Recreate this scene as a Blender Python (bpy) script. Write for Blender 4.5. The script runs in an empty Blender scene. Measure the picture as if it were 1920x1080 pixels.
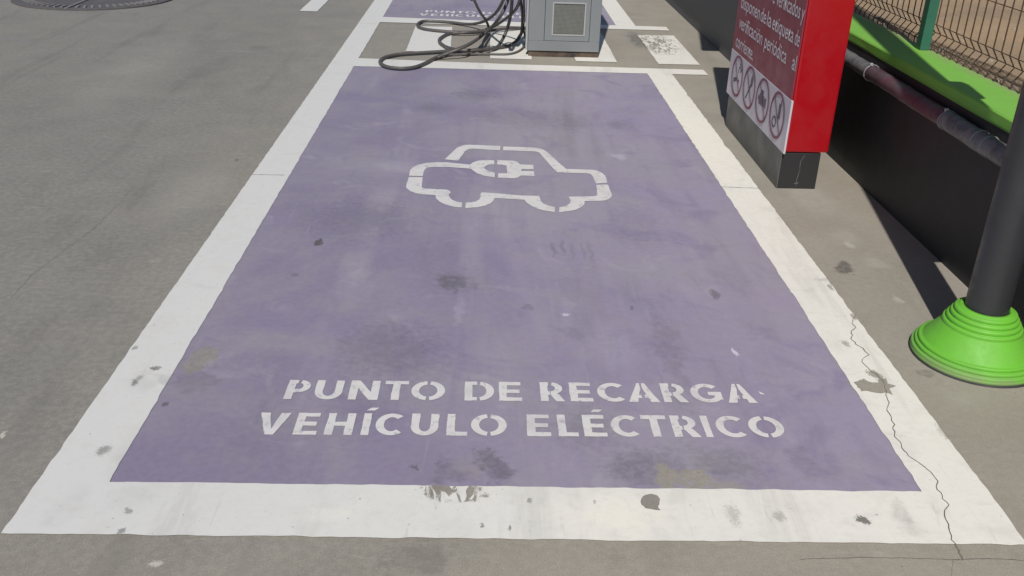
import bpy, math, random
from mathutils import Vector, Matrix, noise
from mathutils.geometry import delaunay_2d_cdt
random.seed(4)
C = bpy.context.scene.collection
DATA = {}
DATA['cam'] = {"loc": [1.2286, -1.949, 1.6686], "right": [0.999314, -0.020488, 0.030853], "up": [-0.018947, 0.433005, 0.901192], "fwd": [0.031823, 0.901158, -0.43232], "lens": 33.1855}
DATA['symbol'] = [[[1.0041, 3.1872], [1.0649, 3.4058], [1.0872, 3.447], [1.1102, 3.47], [1.1377, 3.4776], [1.3223, 3.4657], [1.3191, 3.3816], [1.1549, 3.3998], [1.1334, 3.3852], [1.117, 3.3504], [1.08, 3.1686]], [[1.3396, 3.4591], [1.5253, 3.45], [1.5525, 3.439], [1.5786, 3.407], [1.5994, 3.357], [1.6378, 3.2223], [1.6838, 3.0661], [1.8287, 3.0625], [1.8568, 3.0461], [1.8791, 3.0111], [1.8913, 2.9668], [1.8929, 2.9159], [1.8907, 2.8505], [1.8277, 2.8313], [1.8238, 2.9002], [1.822, 2.9553], [1.8127, 2.9883], [1.7967, 2.9984], [1.6316, 3.005], [1.6131, 3.0656], [1.5485, 3.3531], [1.5338, 3.3725], [1.5144, 3.3761], [1.3371, 3.383]], [[1.827, 2.8099], [1.8893, 2.8183], [1.8927, 2.6636], [1.8878, 2.6334], [1.8731, 2.6008], [1.8497, 2.5759], [1.8214, 2.5664], [1.7424, 2.5595], [1.7367, 2.5113], [1.7175, 2.4687], [1.6879, 2.4335], [1.6463, 2.4089], [1.6003, 2.3916], [1.6062, 2.4619], [1.6311, 2.4746], [1.6516, 2.4985], [1.6651, 2.5259], [1.6698, 2.5608], [1.668, 2.5919], [1.6653, 2.6192], [1.7974, 2.6336], [1.8123, 2.6445], [1.8183, 2.6689]], [[1.1407, 2.4226], [1.1983, 2.4372], [1.2378, 2.4619], [1.2644, 2.4974], [1.2792, 2.5403], [1.2847, 2.5755], [1.4369, 2.5579], [1.4457, 2.5181], [1.4706, 2.4686], [1.4958, 2.4367], [1.5277, 2.4128], [1.5794, 2.394], [1.5843, 2.4643], [1.5546, 2.4812], [1.5293, 2.5099], [1.5176, 2.5455], [1.5143, 2.6195], [1.4218, 2.6196], [1.285, 2.6466], [1.2197, 2.6565], [1.211, 2.6299], [1.2141, 2.5906], [1.207, 2.5512], [1.1906, 2.5194], [1.1674, 2.5046], [1.1388, 2.4991]], [[1.1208, 2.4288], [1.0797, 2.4374], [1.039, 2.4647], [1.0108, 2.5006], [0.9897, 2.5472], [0.9823, 2.5994], [0.9175, 2.6051], [0.8826, 2.6187], [0.8496, 2.6505], [0.8246, 2.7058], [0.8231, 2.7679], [0.8277, 2.8709], [0.9003, 2.8716], [0.9044, 2.7213], [0.9091, 2.7032], [0.9257, 2.692], [1.0365, 2.683], [1.0545, 2.6639], [1.0602, 2.6401], [1.0495, 2.6156], [1.0543, 2.5804], [1.0659, 2.5423], [1.0904, 2.5113], [1.1215, 2.498]], [[0.8263, 2.8883], [0.8253, 2.9863], [0.8349, 3.0328], [0.8575, 3.0762], [0.9067, 3.1175], [0.9654, 3.1337], [1.0176, 3.1352], [1.149, 3.1022], [1.1669, 3.1463], [1.1928, 3.177], [1.2342, 3.1922], [1.2834, 3.191], [1.2854, 3.1169], [1.2532, 3.1098], [1.2362, 3.0851], [1.2275, 3.0565], [1.235, 3.027], [1.2534, 2.9986], [1.2877, 2.9739], [1.286, 2.8938], [1.2356, 2.9123], [1.1918, 2.9537], [1.1678, 3.0016], [1.1541, 3.0327], [1.0284, 3.0514], [0.9477, 3.0478], [0.9191, 3.0342], [0.9049, 3.0034], [0.9, 2.9645], [0.8991, 2.8889]], [[1.3023, 3.1973], [1.3893, 3.1916], [1.4139, 3.1741], [1.4292, 3.1274], [1.504, 3.1234], [1.5024, 3.0461], [1.4344, 3.0482], [1.4333, 3.0114], [1.5032, 3.0118], [1.5021, 2.933], [1.4252, 2.9343], [1.4121, 2.9025], [1.3901, 2.8879], [1.3039, 2.8907], [1.3066, 2.964], [1.3555, 2.9674], [1.3539, 3.1007], [1.3003, 3.118]]]
DATA['line1'] = [["P", 0.5934, 0.6687], ["U", 0.6871, 0.7767], ["N", 0.8001, 0.8958], ["T", 0.9128, 0.9909], ["O", 1.002, 1.1134], ["D", 1.178, 1.2755], ["E", 1.2918, 1.3671], ["R", 1.4285, 1.5083], ["E", 1.5267, 1.6018], ["C", 1.6193, 1.7137], ["A", 1.7193, 1.8222], ["R", 1.8362, 1.9185], ["G", 1.9334, 2.0365], ["A", 2.0498, 2.1474]]
DATA['line2'] = [["V", 0.5412, 0.6369], ["E", 0.6595, 0.7314], ["H", 0.7541, 0.8399], ["Í", 0.8654, 0.8895], ["C", 0.9063, 0.9949], ["U", 1.0159, 1.1016], ["L", 1.1275, 1.1916], ["O", 1.2025, 1.3146], ["E", 1.3775, 1.4513], ["L", 1.4745, 1.5365], ["É", 1.5542, 1.6261], ["C", 1.6421, 1.733], ["T", 1.7415, 1.822], ["R", 1.8357, 1.9192], ["I", 1.9347, 1.9569], ["C", 1.9766, 2.071], ["O", 2.0812, 2.1921]]
DATA['purple_dark'] = [[1.1039, 1.5691, 0.0548, 0.077, 0.0, 0.55, 0.5], [1.1824, 1.5395, 0.0491, 0.043, 0.0, 0.3, 0.6], [1.143, 1.5837, 0.1431, 0.1681, 0.0, 0.14, 1.0], [0.4946, 1.9568, 0.0188, 0.0338, 0.0, 0.85, 0.2], [1.1607, 4.6765, 0.1801, 0.2049, 0.0, 0.3, 0.8], [0.8882, 4.303, 0.1252, 0.171, 0.0, 0.28, 0.9], [1.8009, 4.0261, 0.1228, 0.1907, 0.0, 0.25, 0.8], [2.1077, 3.9784, 0.1228, 0.1387, 0.0, 0.25, 0.8], [0.6545, 2.2616, 0.2517, 0.278, -0.3, 0.2, 0.8], [0.291, 0.7747, 0.0742, 0.079, 0.0, 0.22, 0.6], [1.9647, 0.3517, 0.1129, 0.1027, 0.0, 0.32, 0.9], [1.7274, 0.3178, 0.1188, 0.0883, 0.0, 0.4, 0.8], [2.1995, 0.3702, 0.0368, 0.0919, 0.0, 0.22, 0.8], [1.268, 0.3261, 0.0431, 0.0873, 0.3, 0.5, 0.5], [1.1329, 0.286, 0.0539, 0.0659, 0.0, 0.35, 0.7], [0.9229, 0.985, 0.1885, 0.2313, 0.4, 0.28, 0.9], [1.5426, 1.9321, 0.0132, 0.0817, 0.0, 0.3, 0.5], [1.5906, 1.9497, 0.0121, 0.0855, 0.0, 0.24, 0.5], [1.6319, 1.9246, 0.0096, 0.0877, 0.0, 0.18, 0.5], [1.6753, 1.9149, 0.0084, 0.1055, 0.0, 0.16, 0.5], [1.7099, 1.9017, 0.0108, 0.1501, 0.0, 0.18, 0.5], [1.4053, 1.3482, 0.0262, 0.0278, 0.0, 0.35, 0.5], [2.1829, 1.5026, 0.02, 0.0436, 0.0, 0.5, 0.4], [0.4533, 1.6122, 0.0163, 0.0212, 0.0, 0.35, 0.5], [0.2211, 0.6225, 0.01, 0.0113, 0.0, 0.6, 0.4], [1.911, 1.0186, 0.0489, 0.4032, 0.0, 0.24, 0.9], [1.9657, 2.2334, 0.1164, 0.3132, 0.0, 0.15, 0.9], [0.8073, 1.0042, 0.0755, 0.0545, 0.0, 0.2, 0.6], [0.6969, 0.4525, 0.2085, 0.2289, 0.0, 0.1, 1.0], [1.5727, 1.1481, 0.0301, 0.0631, 0.0, 0.2, 0.6], [1.0444, 0.3071, 0.0054, 0.018, 0.0, 0.5, 0.3], [1.8198, 1.3626, 0.0085, 0.0165, 0.0, 0.4, 0.4], [1.0671, 4.6442, 0.0471, 0.0752, 0.0, 0.3, 0.5], [1.5089, 4.0952, 0.3872, 0.2911, -0.2, 0.22, 0.9], [1.5646, 0.517, 0.1007, 0.1333, 0.0, 0.25, 0.9], [0.8202, 0.6187, 0.1694, 0.0784, 0.0, 0.15, 0.9]]
DATA['purple_light'] = [[2.1549, 1.021, 0.0079, 0.0263, 0.0, 0.8, 0.3], [1.5556, 1.2972, 0.0104, 0.0113, 0.0, 0.6, 0.4], [2.0085, 3.3122, 0.0315, 0.0511, 0.0, 0.3, 0.5], [0.7658, 3.0278, 0.1457, 0.1379, 0.0, 0.15, 0.9], [1.1404, 1.3056, 0.0206, 0.1131, 0.0, 0.15, 0.8], [1.6939, 1.0705, 0.1182, 0.183, 0.0, 0.14, 1.0]]
DATA['purple_bare'] = [[0.244, 0.8696, 0.052, 0.063, 0.0, 0.8, 0.35], [0.2699, 0.9346, 0.042, 0.0479, 0.0, 0.8, 0.35], [1.7695, 0.2764, 0.0376, 0.0488, 0.0, 0.9, 0.35], [1.8506, 0.2718, 0.0572, 0.0451, 0.0, 0.9, 0.4], [1.9419, 0.2511, 0.0624, 0.0294, 0.0, 0.55, 0.5], [2.5337, 0.7921, 0.0468, 0.0557, 0.0, 0.6, 0.5], [1.1903, 0.3025, 0.0349, 0.0513, 0.0, 0.3, 0.8]]
DATA['white_dark'] = [[0.0151, 0.977, 0.011, 0.0119, 0.0, 0.55, 0.6], [0.1265, 0.8391, 0.015, 0.0129, 0.0, 0.7, 0.5], [0.09, 0.7483, 0.0121, 0.0228, 0.0, 0.7, 0.7], [0.0966, 0.7807, 0.0122, 0.0178, 0.0, 0.5, 0.7], [0.1088, 0.7438, 0.0465, 0.0699, 0.0, 0.12, 1.0], [0.1287, 0.3653, 0.0184, 0.0252, 0.0, 0.55, 0.6], [0.2056, 0.3328, 0.0342, 0.1094, 0.0, 0.14, 1.0], [0.2923, 0.0946, 0.0098, 0.0116, 0.0, 0.5, 0.5], [0.286, 0.1509, 0.0717, 0.0604, 0.0, 0.1, 1.0], [0.1882, 0.7801, 0.0436, 0.0355, 0.0, 0.25, 0.6], [1.9306, 0.1031, 0.0193, 0.0487, 0.0, 0.3, 0.7], [2.0564, 0.103, 0.0179, 0.0235, 0.0, 0.35, 0.7], [2.2839, 0.0912, 0.0149, 0.0191, 0.5, 0.8, 0.25], [2.3903, 0.1201, 0.0303, 0.0865, 0.0, 0.25, 0.8], [0.3036, 0.0131, 0.0096, 0.011, 0.0, 0.6, 0.4], [1.3739, 0.1595, 0.0059, 0.0117, 0.0, 0.5, 0.4], [1.2412, 0.0507, 0.0057, 0.0097, 0.0, 0.6, 0.4], [1.5549, 0.1535, 0.006, 0.0094, 0.0, 0.4, 0.4], [1.3139, 0.0422, 0.0028, 0.015, 0.0, 0.7, 0.3], [0.1235, 0.1251, 0.0424, 0.0966, 0.0, 0.08, 1.0], [2.1055, 0.7354, 0.0091, 0.0173, 0.0, 0.5, 0.5], [2.6996, 0.5156, 0.0173, 0.0488, 0.0, 0.3, 0.7], [2.6876, 1.5877, 0.0115, 0.0276, 0.0, 0.5, 0.5], [2.7034, 1.6672, 0.0526, 0.0286, 0.0, 0.3, 0.7], [0.0944, 0.0584, 0.0276, 0.0347, 0.0, 0.1, 0.9], [0.2741, 2.8412, 0.0278, 0.0174, 0.0, 0.5, 0.3]]
DATA['white_bare'] = [[2.6123, 0.874, 0.0211, 0.0293, 0.4, 0.9, 0.3], [2.585, 1.0977, 0.0122, 0.0262, 0.0, 0.7, 0.4], [2.692, 1.3167, 0.0108, 0.0293, 0.0, 0.8, 0.3]]
DATA['fleck'] = [[2.1663, 0.7539], [2.1792, 0.7408], [2.1838, 0.7309], [2.1683, 0.7338]]
DATA['scrape'] = [[1.1688, 0.2005, 0.0877, 0.0455, 0.0, 1.0, 0.3], [2.7692, 6.6966, 0.1756, 0.4257, 0.0, 1.0, 0.4], [1.1955, 0.246, 0.0381, 0.0556, 0.0, 0.6, 0.5]]
DATA['warm'] = [[2.5088, 4.0892, 0.27, 1.365, 0.0, 0.5, 1.0], [1.5974, 0.084, 0.1604, 0.0783, 0.0, 0.5, 1.0], [0.8447, 0.1043, 0.1005, 0.0451, 0.0, 0.25, 1.0], [1.6421, 6.4966, 0.4791, 0.8315, 0.0, 0.4, 1.0]]
DATA['conc_dark'] = [[2.8104, 1.7818, 0.0385, 0.0544, 0.0, 0.8, 0.4], [2.8334, 1.8457, 0.0183, 0.0373, 0.0, 0.7, 0.4], [1.0804, -0.0724, 0.0881, 0.0671, 0.0, 0.25, 0.5], [1.5789, -0.0732, 0.0275, 0.0598, 0.0, 0.12, 0.9], [-0.6745, 6.0738, 0.065, 0.1088, 0.0, 0.3, 0.6], [-0.6874, 4.6911, 0.0728, 0.391, 0.0, 0.15, 0.9], [2.7917, 0.9107, 0.0243, 0.0243, 0.0, 0.5, 0.4], [2.6317, 6.8746, 0.0892, 0.3885, 0.0, 0.6, 0.6], [0.4948, 5.2351, 0.1206, 0.1757, 0.0, 0.2, 0.8], [-0.322, 1.887, 0.2041, 0.3726, 0.0, 0.1, 1.0], [-1.5297, 3.7293, 0.1856, 0.8801, 0.0, 0.1, 1.0], [3.0452, 1.8501, 0.0737, 0.1583, 0.0, 0.12, 0.9], [2.5899, 0.2304, 0.1264, 0.2183, 0.0, 0.12, 1.0], [-0.1672, 0.6072, 0.082, 0.1998, 0.0, 0.12, 0.9], [-0.7755, 5.8475, 0.4633, 1.7179, 0.0, 0.1, 1.0], [-0.1418, 3.1014, 0.0115, 0.0288, 0.0, 0.5, 0.4], [-0.3961, 1.0561, 0.074, 0.3012, 0.0, 0.12, 1.0]]
DATA['conc_light'] = [[0.4222, -0.1068, 0.0164, 0.014, 0.0, 0.8, 0.4], [-0.2005, 0.4447, 0.0078, 0.0213, 0.0, 0.8, 0.4], [2.9579, 2.1541, 0.0783, 0.1063, 0.0, 0.25, 0.8], [2.9336, 2.0657, 0.0192, 0.0444, 0.0, 0.5, 0.5], [2.9772, 1.8613, 0.0491, 0.079, 0.0, 0.25, 0.7], [2.9344, 1.4922, 0.0169, 0.0324, 0.0, 0.4, 0.6], [-1.3935, 5.1942, 0.287, 1.2957, 0.0, 0.12, 1.0], [2.8626, 0.7402, 0.0837, 0.0562, 0.0, 0.2, 0.9], [-0.2392, 2.5758, 0.157, 0.4852, 0.0, 0.12, 1.0], [2.9479, 2.7007, 0.116, 0.2599, 0.0, 0.2, 0.9]]
DATA['chip'] = [[2.5156, 0.82], [2.5404, 0.8343], [2.5605, 0.8452], [2.5712, 0.825], [2.6044, 0.8176], [2.6161, 0.8486], [2.6404, 0.8459], [2.6322, 0.815], [2.6564, 0.7989], [2.6319, 0.7866], [2.6211, 0.7404], [2.6034, 0.7561], [2.5792, 0.7505], [2.5485, 0.7627], [2.5211, 0.7603], [2.5172, 0.7865]]
DATA['blot'] = [[1.6815, 0.1559], [1.687, 0.1731], [1.7002, 0.1876], [1.7161, 0.1927], [1.7327, 0.1858], [1.7383, 0.1678], [1.7329, 0.1467], [1.7277, 0.1389], [1.7323, 0.1215], [1.719, 0.122], [1.7059, 0.1263], [1.6915, 0.1291], [1.6827, 0.1435]]
DATA['scuffs'] = [[[1.0922, 0.2159], [1.0984, 0.2136], [1.0917, 0.1738], [1.0843, 0.1658], [1.0815, 0.1791]], [[1.1258, 0.2165], [1.1333, 0.2167], [1.1415, 0.2024], [1.1332, 0.1644], [1.1223, 0.1549], [1.1068, 0.15], [1.1109, 0.1663], [1.1199, 0.1845]], [[1.1484, 0.217], [1.1559, 0.2171], [1.1537, 0.209]], [[1.1796, 0.2152], [1.1911, 0.2178], [1.1844, 0.1857], [1.175, 0.1675], [1.1623, 0.179], [1.1719, 0.1887]], [[1.1988, 0.2115], [1.2062, 0.2181], [1.2083, 0.1878], [1.2242, 0.1865], [1.2339, 0.2187], [1.2399, 0.2172], [1.2342, 0.1804], [1.2197, 0.1582], [1.2023, 0.1626]], [[1.234, 0.2042], [1.2616, 0.1951], [1.2541, 0.1902], [1.2366, 0.1947]], [[1.1701, 0.1674], [1.1742, 0.1636], [1.1738, 0.142]]]
DATA['crack'] = [[2.6986, 1.3275], [2.6652, 1.2613], [2.6642, 1.2296], [2.6307, 1.1767], [2.6179, 1.1258], [2.6227, 1.0925], [2.6325, 1.058], [2.6392, 1.0108], [2.6113, 0.9912], [2.5975, 0.9631], [2.5989, 0.9414], [2.6061, 0.8952], [2.6167, 0.8745], [2.6232, 0.8317], [2.6034, 0.7561], [2.5874, 0.6916], [2.5633, 0.6444], [2.5587, 0.5841], [2.5344, 0.4902], [2.5289, 0.415], [2.5538, 0.3502], [2.5713, 0.2817], [2.5553, 0.2273], [2.5532, 0.158], [2.5273, 0.124], [2.5131, 0.0804], [2.5104, 0.0486], [2.5025, 0.0277], [2.5006, -0.0029], [2.4997, -0.0279], [2.4954, -0.0525], [2.4942, -0.067]]
DATA['crack2'] = [[-0.5509, 2.6349], [-0.5374, 2.4045], [-0.5367, 2.093], [-0.5693, 1.8157], [-0.5984, 1.5689], [-0.5848, 1.3496]]
DATA['crack3'] = [[2.0645, -0.0684], [2.2071, -0.0603], [2.3477, -0.0604], [2.487, -0.0644], [2.5887, -0.059], [2.6631, -0.066], [2.7693, -0.0665]]
DATA['crack4'] = [[2.4689, -0.0607], [2.4353, -0.1296], [2.4141, -0.195]]
DATA['joint'] = [[[-0.008, 2.8476], [0.171, 2.8514]], [[2.4995, 2.8208], [2.707, 2.8091]]]
DATA['cables'] = [[[1.4, 6.001, 0.52], [1.399, 6.112, 0.44], [1.346, 6.055, 0.33], [1.272, 6.227, 0.2], [1.183, 6.279, 0.11], [1.072, 6.146, 0.06], [0.912, 5.922, 0.035], [0.811, 5.763, 0.02], [0.747, 5.572, 0.016], [0.674, 5.421, 0.016], [0.575, 5.363, 0.016], [0.463, 5.405, 0.016], [0.395, 5.539, 0.016], [0.394, 5.685, 0.016], [0.441, 5.797, 0.016], [0.531, 5.886, 0.016], [0.69, 5.959, 0.016], [0.962, 6.074, 0.016], [1.185, 6.152, 0.016], [1.356, 6.275, 0.016], [1.462, 6.408, 0.03], [1.523, 6.486, 0.08], [1.538, 6.49, 0.16], [1.534, 6.452, 0.28], [1.505, 6.262, 0.42], [1.49, 6.083, 0.5]], [[1.369, 5.788, 0.55], [1.359, 6.04, 0.45], [1.304, 6.327, 0.3], [1.213, 6.907, 0.13], [1.087, 7.227, 0.04], [0.917, 7.38, 0.016], [0.722, 7.435, 0.016], [0.607, 7.41, 0.016], [0.57, 7.235, 0.016], [0.61, 7.069, 0.016], [0.722, 6.973, 0.016], [0.933, 6.912, 0.016], [1.117, 6.937, 0.02], [1.252, 6.965, 0.05], [1.381, 6.737, 0.17], [1.466, 6.455, 0.3], [1.495, 6.19, 0.42], [1.49, 6.018, 0.52]], [[1.429, 6.006, 0.52], [1.432, 6.118, 0.44], [1.427, 6.301, 0.28], [1.404, 6.454, 0.14], [1.357, 6.38, 0.05], [1.298, 6.187, 0.03], [1.131, 5.992, 0.045], [0.975, 6.004, 0.045], [0.864, 6.263, 0.02], [0.815, 6.45, 0.016], [0.824, 6.631, 0.016], [0.899, 6.83, 0.016], [1.057, 6.834, 0.035], [1.24, 6.953, 0.03], [1.414, 7.092, 0.03], [1.568, 7.191, 0.02], [1.653, 7.082, 0.02]], [[1.108, 5.669, 0.55], [1.121, 5.931, 0.46], [1.167, 6.459, 0.28], [1.223, 6.875, 0.13], [1.239, 6.846, 0.07], [1.171, 6.375, 0.08], [1.066, 5.889, 0.1], [0.928, 5.803, 0.06], [0.831, 5.791, 0.02], [0.792, 5.705, 0.016], [0.747, 5.572, 0.016], [0.674, 5.421, 0.016], [0.615, 5.381, 0.016]], [[1.528, 6.025, 0.52], [1.53, 6.136, 0.44], [1.546, 6.32, 0.28], [1.553, 6.531, 0.13], [1.572, 6.453, 0.03], [1.509, 6.181, 0.012], [1.41, 6.028, 0.012], [1.22, 6.003, 0.012], [0.966, 5.95, 0.012], [0.807, 5.836, 0.012]]]

# ------------------------------------------------------------------ camera
cd = bpy.data.cameras.new('camera'); cam = bpy.data.objects.new('camera', cd); C.objects.link(cam)
c_ = DATA['cam']
rt, up, fw = Vector(c_['right']), Vector(c_['up']), Vector(c_['fwd'])
M = Matrix((rt, up, -fw)).transposed().to_4x4(); M.translation = Vector(c_['loc'])
cam.matrix_world = M
cd.lens = c_['lens']; cd.sensor_width = 36; cd.clip_start = .05; cd.clip_end = 500
bpy.context.scene.camera = cam

# ------------------------------------------------------------------ light
EL, AZ = math.radians(50), math.radians(9.8)
world = bpy.data.worlds.new('World'); bpy.context.scene.world = world; world.use_nodes = True
wn = world.node_tree; bg = wn.nodes['Background']
sky = wn.nodes.new('ShaderNodeTexSky'); sky.sky_type = 'NISHITA'; sky.sun_disc = False
sky.sun_elevation = EL; sky.sun_rotation = math.radians(180) + AZ
wn.links.new(sky.outputs[0], bg.inputs[0]); bg.inputs[1].default_value = .05
sd = bpy.data.lights.new('sun', 'SUN'); sd.energy = 3.7; sd.angle = math.radians(.5); sd.color = (1, .965, .915)
so = bpy.data.objects.new('sun', sd); C.objects.link(so)
tosun = Vector((-math.sin(AZ)*math.cos(EL), -math.cos(AZ)*math.cos(EL), math.sin(EL)))
so.rotation_euler = tosun.to_track_quat('Z', 'Y').to_euler(); so.location = (0, 0, 8)
vs = bpy.context.scene.view_settings
vs.view_transform = 'Standard'; vs.look = 'None'; vs.exposure = .12; vs.gamma = 1

# ------------------------------------------------------------------ node helpers
class N:
    def __init__(s, name):
        s.m = bpy.data.materials.new(name); s.m.use_nodes = True; s.t = s.m.node_tree
        s.b = s.t.nodes['Principled BSDF']; s.pos_ = None
    def new(s, ty): return s.t.nodes.new(ty)
    def set(s, inp, v):
        if isinstance(v, bpy.types.NodeSocket): s.t.links.new(v, inp)
        elif isinstance(v, (tuple, list)) and len(v) == 3 and inp.type == 'RGBA': inp.default_value = (*v, 1)
        else: inp.default_value = v
    @property
    def pos(s):
        if s.pos_ is None: s.pos_ = s.new('ShaderNodeNewGeometry').outputs['Position']
        return s.pos_
    def scaled(s, vec, sc):
        n = s.new('ShaderNodeVectorMath'); n.operation = 'MULTIPLY'; s.set(n.inputs[0], vec); n.inputs[1].default_value = sc; return n.outputs[0]
    def noise(s, scale, detail=3, rough=.55, vec=None, dist=0):
        n = s.new('ShaderNodeTexNoise'); s.set(n.inputs['Vector'], vec or s.pos); n.inputs['Scale'].default_value = scale
        n.inputs['Detail'].default_value = detail; n.inputs['Roughness'].default_value = rough; n.inputs['Distortion'].default_value = dist
        return n.outputs['Fac']
    def vor(s, scale, vec=None, out='Distance'):
        n = s.new('ShaderNodeTexVoronoi'); s.set(n.inputs['Vector'], vec or s.pos); n.inputs['Scale'].default_value = scale; return n.outputs[out]
    def rng(s, v, a, b, c=0., d=1., smooth=True):
        n = s.new('ShaderNodeMapRange'); n.interpolation_type = 'SMOOTHSTEP' if smooth else 'LINEAR'
        s.set(n.inputs[0], v)
        for i, x in enumerate((a, b, c, d)): n.inputs[i+1].default_value = x
        return n.outputs[0]
    def math(s, op, a, b=0.):
        n = s.new('ShaderNodeMath'); n.operation = op; s.set(n.inputs[0], a); s.set(n.inputs[1], b); return n.outputs[0]
    def mix(s, f, a, b, mode='MIX'):
        n = s.new('ShaderNodeMix'); n.data_type = 'RGBA'; n.blend_type = mode
        s.set(n.inputs[0], f); s.set(n.inputs[6], a); s.set(n.inputs[7], b); return n.outputs[2]
    def wob(s, amp, scale):
        n = s.new('ShaderNodeTexNoise'); s.set(n.inputs['Vector'], s.pos); n.inputs['Scale'].default_value = scale; n.inputs['Detail'].default_value = 3
        v = s.new('ShaderNodeVectorMath'); v.operation = 'SUBTRACT'; s.set(v.inputs[0], n.outputs['Color']); v.inputs[1].default_value = (.5, .5, .5)
        w = s.scaled(v.outputs[0], (amp*2, amp*2, 0)); a = s.new('ShaderNodeVectorMath'); s.set(a.inputs[0], s.pos); s.set(a.inputs[1], w)
        f = s.new('ShaderNodeVectorMath'); f.operation = 'MULTIPLY'; s.set(f.inputs[0], a.outputs[0]); f.inputs[1].default_value = (1, 1, 0)
        return f.outputs[0]
    def stains(s, items, vec, tex=.55):
        """combined mask of ragged soft patches (x, y, rx, ry, rot, strength, softness) lying on the ground"""
        big = s.wob(.075, 9); tot = [None, None]
        rough_ = [s.math('MULTIPLY', s.math('SUBTRACT', s.noise(150, 4, .7), .5), 3.2), s.math('MULTIPLY', s.math('SUBTRACT', s.noise(38, 5, .7), .5), 1.8)]
        for x, y, rx, ry, rot, st, soft in items:
            k = 1 if min(rx, ry) > .022 else 0
            m = s.new('ShaderNodeMapping'); m.vector_type = 'TEXTURE'; s.set(m.inputs[0], big if k else vec)
            m.inputs[1].default_value = (x, y, 0); m.inputs[2].default_value = (0, 0, rot); m.inputs[3].default_value = (max(rx, .004), max(ry, .004), 1)
            l = s.new('ShaderNodeVectorMath'); l.operation = 'LENGTH'; s.set(l.inputs[0], m.outputs[0])
            v = s.rng(s.math('ADD', l.outputs['Value'], rough_[k]), 1.12-soft, 1.12+soft*.25, st, 0.)
            tot[k] = v if tot[k] is None else s.math('MAXIMUM', tot[k], v)
        if tot[1] is not None: tot[1] = s.math('MULTIPLY', tot[1], s.rng(s.noise(24, 6, .75, dist=.6), .36, .58, 1-tex, 1))
        a, b = tot
        return s.math('MAXIMUM', a, b) if a is not None and b is not None else (a if b is None else b)
    def scratch(s, items, sc, rot, lo, hi):
        """streaky scrape marks confined to patches"""
        m = s.new('ShaderNodeMapping'); s.set(m.inputs[0], s.pos); m.inputs[2].default_value = (0, 0, rot); m.inputs[3].default_value = sc
        return s.math('MULTIPLY', s.rng(s.noise(1, 4, .6, vec=m.outputs[0], dist=1.4), lo, hi), s.stains(items, s.wob(.01, 30), 0))
    def out(s, col, rough=.7, bump=None, bstr=.2, bdist=.002, metal=0, spec=.5):
        s.set(s.b.inputs['Base Color'], col); s.set(s.b.inputs['Roughness'], rough); s.set(s.b.inputs['Metallic'], metal)
        s.b.inputs['Specular IOR Level'].default_value = spec
        if bump is not None:
            n = s.new('ShaderNodeBump'); n.inputs['Strength'].default_value = bstr; n.inputs['Distance'].default_value = bdist
            s.set(n.inputs['Height'], bump); s.t.links.new(n.outputs[0], s.b.inputs['Normal'])
        return s.m

def concrete_color(s):
    """darker grey concrete on the left passing to paler concrete on the right"""
    sx = s.new('ShaderNodeSeparateXYZ'); s.set(sx.inputs[0], s.pos); X = sx.outputs[0]
    big = s.noise(.55, 4, .55); med = s.noise(3.2, 5, .6, dist=.4); fine = s.noise(38, 4, .65); grit = s.noise(260, 2, .6)
    x_blend = s.rng(s.math('ADD', X, s.math('MULTIPLY', s.math('SUBTRACT', big, .5), 1.6)), -1.3, 2.4)  # base tone shifts along X
    col = s.mix(x_blend, (.194, .187, .173), (.312, .283, .235))
    col = s.mix(s.rng(med, .35, .7, 0, .55), col, s.mix(x_blend, (.158, .154, .143), (.265, .242, .20)))
    col = s.mix(s.rng(big, .45, .72, 0, .4), col, s.mix(x_blend, (.196, .180, .152), (.335, .295, .235)))
    col = s.mix(s.rng(fine, .35, .7, 0, .22), col, (.42, .39, .33)); col = s.mix(s.rng(grit, .52, .70, 0, .4), col, (.085, .08, .075)); col = s.mix(s.rng(s.noise(190, 2, .5), .60, .70, 0, .35), col, (.46, .43, .38))
    col = s.mix(s.rng(s.noise(1.9, 5, .6, vec=s.scaled(s.pos, (2.6, .35, 1)), dist=.5), .52, .72, 0, .35), col, s.mix(x_blend, (.125, .12, .11), (.22, .20, .17)))
    sp = s.rng(s.vor(9), .035, .02, 0, .55)
    col = s.mix(sp, col, (.08, .075, .07))
    sc = s.scaled(s.pos, (1.3, 6, 1)); sw = s.rng(s.noise(2.2, 6, .7, vec=sc, dist=1.2), .6, .72, 0, .22)
    col = s.mix(sw, col, (.47, .44, .38))
    return col, fine, grit

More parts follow.
